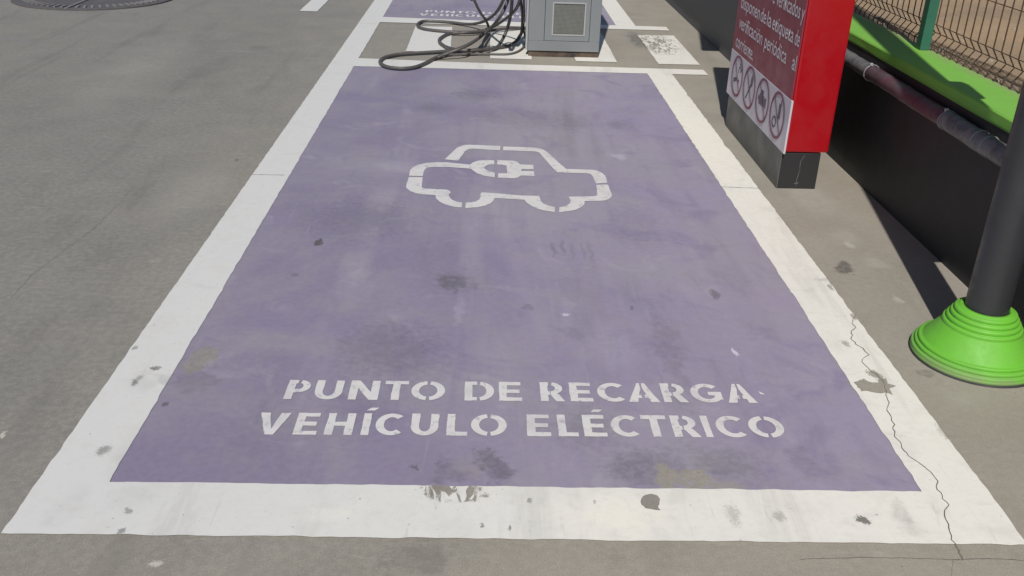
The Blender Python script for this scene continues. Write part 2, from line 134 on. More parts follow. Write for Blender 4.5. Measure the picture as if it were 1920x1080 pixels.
def ground_mat():
    s = N('concrete'); col, fine, grit = concrete_color(s); w = s.wob(.02, 18)
    col = s.mix(s.stains(DATA['conc_dark'], w), col, (.085, .08, .072))
    col = s.mix(s.stains(DATA['conc_light'], w), col, (.5, .48, .43))
    return s.out(col, s.rng(s.noise(2.5), .3, .7, .5, .72), s.math('ADD', fine, s.math('MULTIPLY', grit, .6)), .35, .003)
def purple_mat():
    s = N('purple_paint'); con, fine, grit = concrete_color(s); w = s.wob(.03, 14)
    sx = s.new('ShaderNodeSeparateXYZ'); s.set(sx.inputs[0], s.pos)
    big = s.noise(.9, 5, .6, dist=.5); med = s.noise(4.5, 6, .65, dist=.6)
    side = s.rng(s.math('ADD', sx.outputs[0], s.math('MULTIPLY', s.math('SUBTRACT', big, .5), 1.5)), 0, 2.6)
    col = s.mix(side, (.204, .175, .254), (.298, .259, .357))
    col = s.mix(s.rng(big, .38, .66, 0, .6), col, (.30, .28, .305))
    col = s.mix(s.rng(med, .47, .7, 0, .35), col, (.242, .228, .236))
    col = s.mix(s.rng(s.noise(2.6, 6, .6, dist=.8), .52, .66, 0, .5), col, (.205, .172, .275))
    col = s.mix(s.rng(s.noise(3.7, 6, .62, dist=1.2), .56, .7, 0, .4), col, (.345, .315, .37))
    st = s.noise(2.2, 6, .7, vec=s.scaled(s.pos, (5, .8, 1)), dist=.8)
    # tyre smears along the bay, faint turning arcs and fine scratches
    for sc_, ro, lo_, hi_, am, c_ in (((3.2, .28, 1), .06, .50, .68, .42, (.185, .17, .19)), ((2.1, .22, 1), -.35, .54, .70, .34, (.38, .35, .39)), ((2.4, .3, 1), .75, .55, .7, .3, (.20, .17, .24)),
                                      ((40, 2.2, 1), .1, .60, .74, .22, (.40, .37, .41)), ((30, 1.6, 1), .9, .63, .76, .25, (.16, .145, .17))):
        mp_ = s.new('ShaderNodeMapping'); s.set(mp_.inputs[0], s.pos); mp_.inputs[2].default_value = (0, 0, ro); mp_.inputs[3].default_value = sc_
        col = s.mix(s.math('MULTIPLY', s.rng(s.noise(1, 5, .62, vec=mp_.outputs[0], dist=.7), lo_, hi_, 0, am), s.rng(s.noise(1.3, 3), .35, .6)), col, c_)
    col = s.mix(s.rng(st, .5, .72, 0, .3), col, (.19, .16, .26))
    col = s.mix(s.rng(s.noise(1.7, 6, .65, dist=1.5), .54, .66, 0, .22), col, (.19, .165, .235))
    col = s.mix(s.rng(fine, .3, .7, 0, .1), col, (.42, .39, .44)); col = s.mix(s.rng(grit, .55, .8, 0, .22), col, (.13, .11, .15))
    col = s.mix(s.stains(DATA['purple_dark'], w), col, (.075, .07, .072))
    col = s.mix(s.stains(DATA['purple_light'], w), col, (.6, .56, .62))
    chips = s.rng(s.noise(22, 5, .7), .735, .75, 0, .8)
    bare = s.math('MAXIMUM', s.stains(DATA['purple_bare'], w, .12), chips)
    col = s.mix(bare, col, con)
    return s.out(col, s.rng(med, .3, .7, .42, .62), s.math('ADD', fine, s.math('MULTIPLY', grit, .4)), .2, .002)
def white_mat(name='white_paint', thin=0.):
    s = N(name); con, fine, grit = concrete_color(s); w = s.wob(.012, 30)
    sx = s.new('ShaderNodeSeparateXYZ'); s.set(sx.inputs[0], s.pos)
    big = s.noise(1.1, 5, .6); med = s.noise(7, 6, .65, dist=.5)
    side = s.rng(s.math('ADD', sx.outputs[0], s.math('MULTIPLY', s.math('SUBTRACT', big, .5), 1.2)), -.2, 2.7)
    col = s.mix(side, (.595, .592, .58), (.76, .735, .67))
    if thin: col = s.mix(.7, col, (.60, .58, .585))
    col = s.mix(s.rng(med, .45, .75, 0, .32), col, (.47, .45, .41)); col = s.mix(s.rng(fine, .48, .75, 0, .12), col, (.4, .38, .34))
    col = s.mix(s.rng(s.vor(13), .05, .03, 0, .7), col, (.22, .2, .18))
    if not thin:
        for sc_, ro, lo_, hi_, am in (((4, .5, 1), .05, .54, .72, .28), ((26, 2.5, 1), .5, .62, .74, .35), ((2.5, 9, 1), .1, .58, .74, .22)):
            mp_ = s.new('ShaderNodeMapping'); s.set(mp_.inputs[0], s.pos); mp_.inputs[2].default_value = (0, 0, ro); mp_.inputs[3].default_value = sc_
            col = s.mix(s.rng(s.noise(1, 6, .68, vec=mp_.outputs[0], dist=.8), lo_, hi_, 0, am), col, (.33, .315, .28))
        col = s.mix(s.rng(s.noise(48, 5, .75), .64, .70, 0, .5), col, (.25, .24, .215))
        col = s.mix(s.stains(DATA['warm'], w), col, (.84, .79, .66))
        col = s.mix(s.stains(DATA['white_dark'], w), col, (.07, .068, .06))
        bare = s.math('MAXIMUM', s.stains(DATA['white_bare'], w), s.rng(s.noise(26, 6, .72), .70, .715, 0, .9))
        bare = s.math('MAXIMUM', bare, s.scratch(DATA['scrape'], (30, 9, 1), .3, .465, .53))
        col = s.mix(bare, col, con)
    else:
        col = s.mix(s.rng(s.noise(30, 6, .7), .54, .68, 0, .6), col, (.26, .235, .29))
        col = s.mix(s.rng(s.noise(6, 5, .6), .45, .7, 0, .4), col, (.40, .38, .41))
    return s.out(col, s.rng(med, .3, .7, .4, .6), s.math('ADD', fine, s.math('MULTIPLY', grit, .4)), .2, .002)
def plain(name, col, rough=.5, metal=0, var=.15, scale=12, bump=0., dark=None, spec=.5):
    s = N(name); n = s.noise(scale, 5, .6, dist=.3); d = dark or tuple(x*.6 for x in col)
    cc = s.mix(s.rng(n, .3, .75, 0, var*2), col, d)
    cc = s.mix(s.rng(s.noise(scale*.2, 5, .65), .5, .75, 0, var), cc, tuple(min(1, x*1.25+.03) for x in col))
    return s.out(cc, s.rng(n, .3, .7, max(rough-.1, .05), min(rough+.12, 1)), s.noise(scale*14, 3) if bump else None, bump, .002, metal, spec)

M_ground, M_purple, M_white, M_text = ground_mat(), purple_mat(), white_mat(), white_mat('stencil_paint', 1.)
M_crack = plain('crack_dirt', (.15, .14, .12), .9)
s_ = N('bare_concrete'); cc, f_, g_ = concrete_color(s_); M_bare = s_.out(s_.mix(.3, cc, (.17, .165, .15)), .75, f_, .3)
def wall_mat():
    s = N('black_wall_paint'); n = s.noise(9, 6, .65); g = s.noise(70, 4, .6)
    col = s.mix(s.rng(n, .35, .75, 0, .6), (.018, .0175, .019), (.028, .027, .029))
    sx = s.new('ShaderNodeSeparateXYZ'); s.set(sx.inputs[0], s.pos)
    col = s.mix(s.rng(s.math('ADD', sx.outputs[1], s.math('MULTIPLY', n, 1.5)), 4.8, 6.4, 0, .85), col, (.115, .11, .115))   # paler grey further along: the sunlit stretch put into the colour
    drip = s.noise(3, 5, .7, vec=s.scaled(s.pos, (1, 7, .7)))
    col = s.mix(s.rng(drip, .6, .75, 0, .25), col, (.05, .048, .05))
    col = s.mix(s.rng(s.vor(16), .05, .03, 0, .5), col, (.12, .11, .1))
    return s.out(col, .62, s.math('ADD', n, s.math('MULTIPLY', g, .3)), .5, .004)
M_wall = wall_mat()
def green_mat():
    s = N('green_coping_paint'); n = s.noise(5, 6, .65); g = s.noise(90, 4, .6)
    col = s.mix(s.rng(n, .35, .75, 0, .5), (.185, .44, .06), (.165, .37, .06))
    col = s.mix(s.rng(s.vor(11), .05, .02, 0, .8), col, (.4, .55, .25))
    col = s.mix(s.rng(s.noise(17, 5, .7), .62, .75, 0, .35), col, (.25, .33, .16))
    # dust from the dirt lot lies along the back edge
    sx = s.new('ShaderNodeSeparateXYZ'); s.set(sx.inputs[0], s.pos)
    dust = s.math('MULTIPLY', s.rng(sx.outputs[0], 3.46, 3.54), s.rng(s.noise(20, 5, .7), .35, .6, 0, .7))
    col = s.mix(dust, col, (.30, .25, .16))
    return s.out(col, .6, s.math('ADD', n, s.math('MULTIPLY', g, .4)), .5, .004)
M_green = green_mat()
def dirt_mat():
    s = N('ochre_dirt'); n = s.noise(1.5, 6, .6); m = s.noise(9, 6, .7); g = s.noise(90, 4, .7)
    col = s.mix(s.rng(n, .3, .7), (.37, .255, .15), (.27, .195, .125))
    col = s.mix(s.rng(m, .45, .75, 0, .6), col, (.36, .285, .2)); col = s.mix(s.rng(g, .5, .75, 0, .5), col, (.17, .115, .07))
    col = s.mix(s.rng(s.vor(24), .1, .06, 0, .8), col, (.5, .45, .38))
    return s.out(col, .95, s.math('ADD', m, g), .8, .01)
M_dirt = dirt_mat()
def cone_mat():
    s = N('green_rubber'); sx = s.new('ShaderNodeSeparateXYZ'); s.set(sx.inputs[0], s.pos); z = sx.outputs[2]
    n = s.noise(11, 6, .65); f = s.noise(60, 5, .7)
    col = s.mix(s.rng(n, .35, .7, 0, .5), (.14, .455, .035), (.125, .35, .045))
    col = s.mix(s.rng(f, .6, .75, 0, .35), col, (.34, .42, .2))
    scr = s.noise(14, 5, .7, vec=s.scaled(s.pos, (1, 1, 6)), dist=.6); col = s.mix(s.rng(scr, .62, .72, 0, .4), col, (.10, .22, .05))
    dust = s.math('MULTIPLY', s.rng(z, .055, .0), s.rng(n, .3, .6, .15, .75)); col = s.mix(dust, col, (.24, .22, .16))
    return s.out(col, s.rng(n, .3, .7, .45, .68), f, .2, .002)
M_cone = cone_mat()
M_pole = plain('charcoal_paint', (.034, .034, .038), .42, var=.2, scale=14)
M_red = plain('red_lacquer', (.335, .002, .007), .38, var=.12, scale=7, dark=(.26, .005, .011))
M_maroon = plain('dark_red_vinyl', (.22, .022, .042), .4, var=.15, scale=6, dark=(.23, .05, .055))
M_panel = plain('white_vinyl', (.54, .50, .545), .4, var=.1, scale=7)
M_letters = plain('printed_white', (.66, .59, .61), .5, var=.1)
M_ring = plain('printed_dark_red', (.22, .045, .075), .5, var=.1)
M_pict = plain('printed_black', (.10, .075, .09), .5, var=.1)
M_alu = plain('brushed_edge', (.62, .6, .6), .4, metal=.3, var=.1)
M_plinth = plain('dark_grey_plinth', (.026, .025, .027), .5, var=.25, scale=8)
M_grey = plain('grey_cabinet_paint', (.20, .215, .225), .42, var=.1, scale=5)
M_greyL = plain('light_cabinet_trim', (.34, .35, .35), .45, var=.1, scale=6)
M_gap = plain('seam', (.03, .03, .032), .7)
M_vent = plain('vent_metal', (.19, .195, .18), .55, var=.15)
M_ventb = plain('vent_back', (.13, .133, .12), .7, var=.15)
M_base = plain('rusty_base', (.11, .075, .05), .7, var=.6, scale=11, dark=(.035, .03, .03))
M_cable = plain('cable_rubber', (.085, .078, .076), .5, var=.25, scale=30)
M_cable2 = plain('worn_cable_rubber', (.11, .10, .10), .55, var=.25, scale=30)
M_screen = plain('dark_screen', (.012, .013, .016), .12)
M_post = plain('green_post', (.035, .15, .095), .45, var=.25, scale=15, dark=(.02, .08, .055))
M_wire = plain('brown_wire', (.085, .05, .032), .6, var=.5, scale=30)
M_pipe = plain('grey_plastic_sleeve', (.17, .168, .175), .42, var=.45, scale=22, dark=(.07, .065, .07), bump=.3)
M_pipeR = plain('dirty_plum_sleeve', (.07, .06, .066), .42, var=.6, scale=13, dark=(.10, .022, .04), bump=.3)
M_clamp = plain('clamp_plastic', (.36, .35, .36), .3, var=.2)
M_iron = plain('cast_iron', (.105, .097, .1), .6, var=.35, scale=20, bump=.4)
M_ironL = plain('worn_iron', (.21, .205, .205), .6, var=.2, scale=20)

# ------------------------------------------------------------------ mesh helpers
def link(name, me, mat, parent=None, loc=None):
    o = bpy.data.objects.new(name, me); C.objects.link(o)
    if mat is not None:
        for m in (mat if isinstance(mat, (list, tuple)) else [mat]): me.materials.append(m)
    if parent: o.parent = parent; o.matrix_parent_inverse = Matrix.Translation(-Vector(parent.location))
    return o
def tag(o, label, cat, group=None):
    o['label'] = label; o['category'] = cat
    if group: o['group'] = group
    return o
def structure(o): o['kind'] = 'structure'; return o
def empty(name, loc): o = bpy.data.objects.new(name, None); C.objects.link(o); o.location = loc; o.empty_display_size = .2; return o
class MB:
    def __init__(s): s.v = []; s.f = []; s.mi = []; s.sm = []
    def add(s, vs, fs, mi=0, smooth=False):
        n = len(s.v); s.v += [tuple(v) for v in vs]; s.f += [tuple(i+n for i in f) for f in fs]; s.mi += [mi]*len(fs); s.sm += [smooth]*len(fs)
    def box(s, a, b, mi=0, bev=0.):
        (x0, y0, z0), (x1, y1, z1) = a, b
        if bev <= 0:
            vs = [(x, y, z) for z in (z0, z1) for y in (y0, y1) for x in (x0, x1)]
            s.add(vs, [(0, 2, 3, 1), (4, 5, 7, 6), (0, 1, 5, 4), (2, 6, 7, 3), (0, 4, 6, 2), (1, 3, 7, 5)], mi); return
        import bmesh
        bm = bmesh.new(); bmesh.ops.create_cube(bm, size=1)
        for v in bm.verts: v.co = Vector(((x0+x1)/2+v.co.x*(x1-x0), (y0+y1)/2+v.co.y*(y1-y0), (z0+z1)/2+v.co.z*(z1-z0)))
        bmesh.ops.bevel(bm, geom=list(bm.edges), offset=bev, segments=2, profile=.6, affect='EDGES')
        bm.verts.index_update(); s.add([v.co[:] for v in bm.verts], [[v.index for v in f.verts] for f in bm.faces], mi); bm.free()
    def lathe(s, prof, center=(0, 0, 0), n=64, mi=0, smooth=True):
        cx, cy, cz = center; vs = []; fs = []
        for r, z in prof:
            for k in range(n): a = 2*math.pi*k/n; vs.append((cx+r*math.cos(a), cy+r*math.sin(a), cz+z))
        for i in range(len(prof)-1):
            for k in range(n): k2 = (k+1) % n; fs.append((i*n+k, i*n+k2, (i+1)*n+k2, (i+1)*n+k))
        s.add(vs, fs, mi, smooth)
    def tube(s, pts, r, n=8, mi=0, rad=None, caps=True):
        P = [Vector(p) for p in pts]; T = [(P[min(i+1, len(P)-1)]-P[max(i-1, 0)]).normalized() for i in range(len(P))]
        u = T[0].orthogonal().normalized(); vs = []; fs = []
        for i, p in enumerate(P):
            u = (u - T[i]*u.dot(T[i])).normalized(); w = T[i].cross(u); rr = rad(i/(len(P)-1)) if rad else r
            for k in range(n): a = 2*math.pi*k/n; vs.append(p+(u*math.cos(a)+w*math.sin(a))*rr)
        for i in range(len(P)-1):
            for k in range(n): k2 = (k+1) % n; fs.append((i*n+k, i*n+k2, (i+1)*n+k2, (i+1)*n+k))
        if caps: fs.append(tuple(range(n-1, -1, -1))); fs.append(tuple((len(P)-1)*n+k for k in range(n)))
        s.add(vs, fs, mi, n > 5)
    def build(s, name, mat, parent=None):
        me = bpy.data.meshes.new(name); me.from_pydata(s.v, [], s.f); me.update()
        for p, mi, sm in zip(me.polygons, s.mi, s.sm): p.material_index = mi; p.use_smooth = sm
        return link(name, me, mat, parent)
def catmull(P, k=8):
    P = [Vector(p) for p in P]; P = [P[0]*2-P[1]] + P + [P[-1]*2-P[-2]]; out = []
    for i in range(1, len(P)-2):
        a, b, c, d = P[i-1:i+3]
        for j in range(k):
            t = j/k; out.append(.5*((2*b)+(c-a)*t+(2*a-5*b+4*c-d)*t*t+(3*b-a-3*c+d)*t*t*t))
    out.append(P[-2]); return out
def rag(poly, step=.03, amp=.0015, big=0., seed=0, freq=18):
    out = []; n = len(poly)
    for i in range(n):
        a = Vector(poly[i]); b = Vector(poly[(i+1) % n]); L = (b-a).length; k = max(1, int(L/step)); nrm = Vector((-(b-a).y, (b-a).x)).normalized() if L > 1e-6 else Vector((0, 0))
        for j in range(k):
            p = a.lerp(b, j/k)
            if j: 
                q = Vector((p.x*freq, p.y*freq, seed*7.3)); d = noise.noise(q)*amp*1.6 + noise.noise(q*3.7)*amp
                if big: 
                    e = noise.noise(Vector((p.x*5, p.y*5, seed*3.1+9))); d += max(0, e-.35)*big
                p = p + nrm*d
            out.append((p.x, p.y))
    return out
def union(polys):
    vs = []; fs = []
    for p in polys:
        area = sum(p[i][0]*p[(i+1) % len(p)][1]-p[(i+1) % len(p)][0]*p[i][1] for i in range(len(p)))
        if area < 0: p = p[::-1]
        fs.append(list(range(len(vs), len(vs)+len(p)))); vs += [Vector(q[:2]) for q in p]
    r = delaunay_2d_cdt(vs, [], fs, 1, 1e-6)
    return [(v.x, v.y) for v in r[0]], [tuple(f) for f, src in zip(r[2], r[5]) if src]
def flat(name, polys, z, mat, parent=None, hole=None):
    """sheet(s) of paint lying on the ground; every face looks up"""
    v, f = union(polys)
    f2 = []
    for t in f:
        a, b, c = (v[i] for i in t[:3]); f2.append(t if (b[0]-a[0])*(c[1]-a[1])-(b[1]-a[1])*(c[0]-a[0]) > 0 else t[::-1])
    me = bpy.data.meshes.new(name); me.from_pydata([(x, y, z) for x, y in v], [], f2); me.update(); return link(name, me, mat, parent)
def rect(x0, y0, x1, y1): return [(x0, y0), (x1, y0), (x1, y1), (x0, y1)]

# ------------------------------------------------------------------ ground and paint
mb = MB(); mb.add([(-60, -60, 0), (60, -60, 0), (60, 90, 0), (-60, 90, 0)], [(0, 1, 2, 3)])
structure(mb.build('ground', M_ground))
W = 2.70
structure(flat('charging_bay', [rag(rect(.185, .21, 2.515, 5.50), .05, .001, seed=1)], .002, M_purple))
border = [rag([(0, 0), (W, -.003), (W, .2195), (0, .2195)], .025, .0022, .012, 2),
          rag(rect(0, .1, .1957, 7.3), .03, .0022, .004, 3),
          rag([(2.504, .1), (W, .1), (W, 5.55), (2.504, 5.55)], .022, .003, .03, 4),
          rag([(.1, 5.475), (2.0, 5.485), (2.99, 5.49), (2.985, 5.672), (1.5, 5.69), (.1, 5.775)], .03, .0015, 0, 5)]
structure(flat('bay_border', border, .004, M_white))
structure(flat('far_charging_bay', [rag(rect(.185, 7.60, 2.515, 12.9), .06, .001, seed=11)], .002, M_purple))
border = [rag(rect(0, 7.3, .1957, 13.2), .05, .002, 0, 12), rag(rect(2.504, 7.45, W, 13.2), .05, .002, 0, 13), rag(rect(.1, 12.9, 2.6, 13.15), .05, .002, 0, 15),
          rag([(.1, 7.40), (1.5, 7.37), (3.0, 7.372), (3.005, 7.568), (1.5, 7.60), (.1, 7.69)], .05, .002, 0, 14)]
structure(flat('far_bay_border', border, .0044, M_white))
stripes = [[(.551, 6.09), (.925, 6.09), (.90, 7.25), (.55, 7.235)], [(1.26, 5.895), (1.604, 5.895), (1.604, 7.2), (1.26, 7.2)],
           [(1.97, 5.875), (2.311, 5.875), (2.311, 7.15), (1.97, 7.16)], [(2.651, 5.85), (2.997, 5.86), (3.0, 7.12), (2.651, 7.105)]]
structure(flat('hatched_strip', [rag(p, .04, .002, .006, 20+i) for i, p in enumerate(stripes)], .004, M_white))
structure(flat('lane_dash', [rag([(-.664, 7.895), (-.487, 7.89), (-.487, 10.2), (-.664, 10.2)], .05, .002, seed=31)], .004, M_white))
# holes worn through the paint, cracks and saw cuts: they belong to the slab
def ribbon(path, w, jit=0., seed=0):
    P = [Vector(p) for p in path]; Q = []
    for i in range(len(P)-1):
        k = max(1, int((P[i+1]-P[i]).length/.012))
        for j in range(k):
            p = P[i].lerp(P[i+1], j/k); Q.append(p+Vector((noise.noise(Vector((p.x*40, p.y*40, seed))), noise.noise(Vector((p.x*40, p.y*40, seed+5)))))*jit)
    Q.append(P[-1]); L = []; R_ = []
    for i, p in enumerate(Q):
        t = (Q[min(i+1, len(Q)-1)]-Q[max(i-1, 0)]).normalized(); n = Vector((-t.y, t.x)); ww = w*(.55+.9*abs(noise.noise(Vector((i*.35, seed, 2)))))
        L.append(p+n*ww/2); R_.append(p-n*ww/2)
    return [((L[i].x, L[i].y), (R_[i].x, R_[i].y), (R_[i+1].x, R_[i+1].y), (L[i+1].x, L[i+1].y)) for i in range(len(L)-1)]
def ribbons(name, items, z, mat):
    b = MB()
    for path, w, jit, sd_ in items:
        for q in ribbon(path, w, jit, sd_): b.add([(x, y, z) for x, y in q], [(3, 2, 1, 0)])
    return structure(b.build(name, mat))
ribbons('crack', [(DATA['crack'], .0032, .009, 1)], .006, M_crack)
ribbons('hairline_crack', [(DATA['crack2'], .002, .008, 2), (DATA['crack4'], .0022, .004, 3)], .0012, M_bare)
ribbons('slab_joint', [(DATA['crack3'], .0022, .003, 4), (DATA['joint'][0], .0045, .001, 5), (DATA['joint'][1], .0045, .001, 6)], .0063, M_bare)
structure(flat('worn_patch', [rag(DATA['chip'], .008, .004, seed=41)], .0054, M_ground)); structure(flat('worn_blot', [rag(DATA['blot'], .008, .003, seed=42)], .0054, M_bare))

# car symbol with a plug for a bonnet line
tag(flat('car_symbol', [rag(p, .02, .0012, seed=60+i) for i, p in enumerate(DATA['symbol'])], .004, M_text),
    'white stencilled outline of a car with a charging plug inside, painted on the purple bay', 'floor marking')

# stencil lettering
structure(flat('paint_fleck', [DATA['fleck']], .004, M_text))
def sector(cx, cy, rx, ry, a0, a1, t, n=14, ty=None):
    ty = ty or t; A = [math.radians(a0+(a1-a0)*i/n) for i in range(n+1)]
    return [(cx+rx*math.cos(a), cy+ry*math.sin(a)) for a in A] + [(cx+(rx-t)*math.cos(a), cy+(ry-ty)*math.sin(a)) for a in reversed(A)]
def bar(x0, y0, x1, y1, t):  # sloping stroke with level ends, measured across x
    return [(x0, y0), (x0+t, y0), (x1+t, y1), (x1, y1)]
def glyph(g, w, h, t):
    T = .0215
    if g == 'P': return [rect(0, 0, t, h), rect(t*.5, h-T, w*.42, h), rect(t*.5, h*.34, t*1.25, h*.34+T), sector(w*.5, h*.68, w*.5, h*.32, -110, 82, t*.95, ty=T*.9)]
    if g == 'R': return [rect(0, 0, t, h), rect(t*.5, h-T, w*.36, h), rect(t*.5, h*.33, t*1.25, h*.33+T), sector(w*.44, h*.68, w*.50, h*.32, -90, 80, t*.95, ty=T*.9), bar(w-t*1.1, 0, w*.40, h*.40, t*1.1)]
    if g == 'U': return [rect(0, h*.4, t, h), rect(w-t, h*.4, w, h), sector(w/2, h*.42, w/2, h*.42, 180, 360, t, 20, T)]
    if g == 'N': return [rect(0, 0, t, h), rect(w-t, 0, w, h), [(0, h), (t*1.1, h), (w, 0), (w-t*1.1, 0)]]
    if g == 'T': return [rect(0, h-T, w, h), rect(w/2-t/2, 0, w/2+t/2, h)]
    if g == 'O': return [sector(w/2, h/2, w/2, h/2, 97, 263, t, 22, T), sector(w/2, h/2, w/2, h/2, -83, 83, t, 22, T)]
    if g == 'D': return [rect(0, 0, t, h), rect(t*.5, h-T, w*.42, h), rect(t*.5, 0, w*.42, T), sector(w*.46, h/2, w*.54, h/2, -82, 82, t, 20, T)]
    if g in 'EÉ': return [rect(0, 0, t, h), rect(t*.5, h-T, w*.96, h), rect(t*.5, h/2-T/2, w*.9, h/2+T/2), rect(t*.5, 0, w, T)] + ([bar(w*.42, h*1.13, w*.58, h*1.27, t*1.1)] if g == 'É' else [])
    if g == 'C': return [sector(w*.56, h/2, w*.56, h/2, 48, 312, t, 24, T)]
    if g == 'G': return [sector(w*.53, h/2, w*.53, h/2, 45, 330, t, 26, T), rect(w*.56, h*.38, w, h*.38+T), rect(w-t, h*.16, w, h*.38+T*.5)]
    if g == 'A': return [[(0, 0), (t*1.15, 0), (w*.47, h*.72), (w*.47, h), (w*.37, h)], [(w, 0), (w-t*1.15, 0), (w*.53, h*.72), (w*.53, h), (w*.63, h)], rect(w*.22, h*.2, w*.45, h*.2+T), rect(w*.55, h*.2, w*.78, h*.2+T)]
    if g == 'V': return [[(0, h), (t*1.2, h), (w*.5+t*.2, 0), (w*.5-t*.5, 0)], [(w, h), (w-t*1.2, h), (w*.5-t*.2, 0), (w*.5+t*.5, 0)]]
    if g == 'H': return [rect(0, 0, t, h), rect(w-t, 0, w, h), rect(t*.5, h/2-T/2, w-t*.5, h/2+T/2)]
    if g == 'L': return [rect(0, 0, t, h), rect(t*.5, 0, w, T)]
    if g in 'IÍ': return [rect(0, 0, w, h)] + ([bar(w*.15, h*1.13, w*.75, h*1.27, t)] if g == 'Í' else [])
def lettering(name, key, base, slope, h, off, label, whole):
    root = empty(name, (1.3, base+off+h/2, 0)) if not whole else None; allp = []
    for i, (g, x0, x1) in enumerate(DATA[key]):
        y = base+slope*(x0-.6)+off
        polys = [[(x0+px, y+py) for px, py in p] for p in glyph(g, x1-x0, h, .0255)]
        if whole: allp += polys; continue
        flat('letter', [rag(p, .012, .0013, seed=i+k*.3) for k, p in enumerate(polys)], .004, M_text, root)
    if whole: root = flat(name, allp, .004, M_text)
    return tag(root, label, 'lettering')
lettering('painted_lettering', 'line1', .660, .0128, .118, 0, 'upper line of white stencil letters reading PUNTO DE RECARGA on the nearer purple bay', False)
lettering('painted_lettering', 'line2', .460, .0135, .120, 0, 'lower line of white stencil letters reading VEHÍCULO ELÉCTRICO on the nearer purple bay', False)
lettering('painted_lettering', 'line1', .660, .0, .13, 7.36, 'distant white words PUNTO DE RECARGA on the far purple bay behind the cables', True)
lettering('painted_lettering', 'line2', .460, .0, .13, 7.36, 'distant white words VEHÍCULO ELÉCTRICO on the far purple bay behind the cables', True)

# ------------------------------------------------------------------ retaining wall, coping, dirt lot
XW, XB = 3.286, 3.545
wl = empty('low_wall', (XW+.1, 4, 0)); tag(wl, 'low black painted wall with a bright green coping running behind the red totem and the pole', 'wall')
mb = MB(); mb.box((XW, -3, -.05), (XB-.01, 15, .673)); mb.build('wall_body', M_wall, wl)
mb = MB()
n = 120; prof = [(XW-.002, .674), (XW-.004, .684), (XW-.004, .720), (XW+.002, .727), (XB, .727), (XB, .674)]
vs = []; fs = []
for i in range(n+1):
    y = -3+18*i/n
    for j, (x, z) in enumerate(prof): vs.append((x+(noise.noise(Vector((y*2.2, j, 0)))*.004 if j < 4 else 0), y, z+(noise.noise(Vector((y*1.3, 0, 7)))*.004 if j in (2, 3) else 0)))
for i in range(n):
    for j in range(len(prof)): j2 = (j+1) % len(prof); fs.append((i*6+j, i*6+j2, (i+1)*6+j2, (i+1)*6+j))
fs += [tuple(range(6)), tuple(n*6+k for k in range(5, -1, -1))]
mb.add(vs, fs); mb.build('coping', M_green, wl)
mb = MB(); vs = []; fs = []; nx, ny = 60, 90
for j in range(ny+1):
    for i in range(nx+1):
        x = XB+.003+(i/nx)**2*26; y = -4+j/ny*24; vs.append((x, y, .708+noise.noise(Vector((x*1.5, y*1.5, 3)))*.03*min(1, (x-XB)*3)+noise.noise(Vector((x*9, y*9, 3)))*.006))
for j in range(ny):
    for i in range(nx): a = j*(nx+1)+i; fs.append((a, a+1, a+nx+2, a+nx+1))
mb.add(vs, fs, smooth=True); structure(mb.build('dirt_lot', M_dirt))
mb = MB()
for k in range(150):
    x = random.uniform(3.58, 6.5); y = random.uniform(1, 8); r = random.uniform(.006, .02); 
    vs = []; 
    for a in range(6):
        for b_ in (-1, 1): vs.append((x+r*math.cos(a*1.047)*random.uniform(.7, 1.2), y+r*math.sin(a*1.047)*random.uniform(.7, 1.2), .712+(r*.5 if b_ > 0 else -r)))
    fs = [tuple(range(1, 12, 2))]+[(2*a, (2*a+2) % 12, (2*a+3) % 12, 2*a+1) for a in range(6)]; mb.add(vs, fs)
st = mb.build('pebbles', plain('stone', (.42, .36, .28), .9, var=.4)); st['kind'] = 'stuff'

# sleeve pipe clipped under the coping
pp = empty('conduit_pipe', (3.25, 3, .6)); tag(pp, 'grey plastic sleeved pipe clipped along the black wall under the green coping', 'pipe')
def sleeve(name, y0, y1, mat, r0=.040, lump=.004, seed=0):
    b = MB(); n = int((y1-y0)/.02)+2
    b.tube([(3.247+noise.noise(Vector((y0+(y1-y0)*i/n, seed, 1)))*.004, y0+(y1-y0)*i/n, .605+noise.noise(Vector(((y0+(y1-y0)*i/n)*2, seed, 4)))*.006) for i in range(n+1)], r0, 20,
           rad=lambda t: r0+lump*noise.noise(Vector((t*(y1-y0)*14, seed, 2)))); return b.build(name, mat, pp)
sleeve('pipe_section', 2.955, 9, M_pipe, .038, .002, 1)
sleeve('pipe_section', 2.05, 2.95, M_pipeR, .039, .003, 2)
sleeve('pipe_section', -2, 2.045, M_pipe, .042, .005, 3)
for y in (2.95, 2.047, 1.66, 1.74, .9, 4.2, 5.6):
    b = MB(); R1 = .0425
    ring = [(3.247+R1*math.cos(a), y+.004*math.sin(2*a), .605+R1*math.sin(a)) for a in [2*math.pi*k/24 for k in range(25)]]
    b.tube(ring, .0022, 6); b.box((3.226, y-.007, .643), (3.243, y+.007, .657), bev=.003) if y > 1.8 else None; b.build('pipe_clamp', M_clamp, pp)

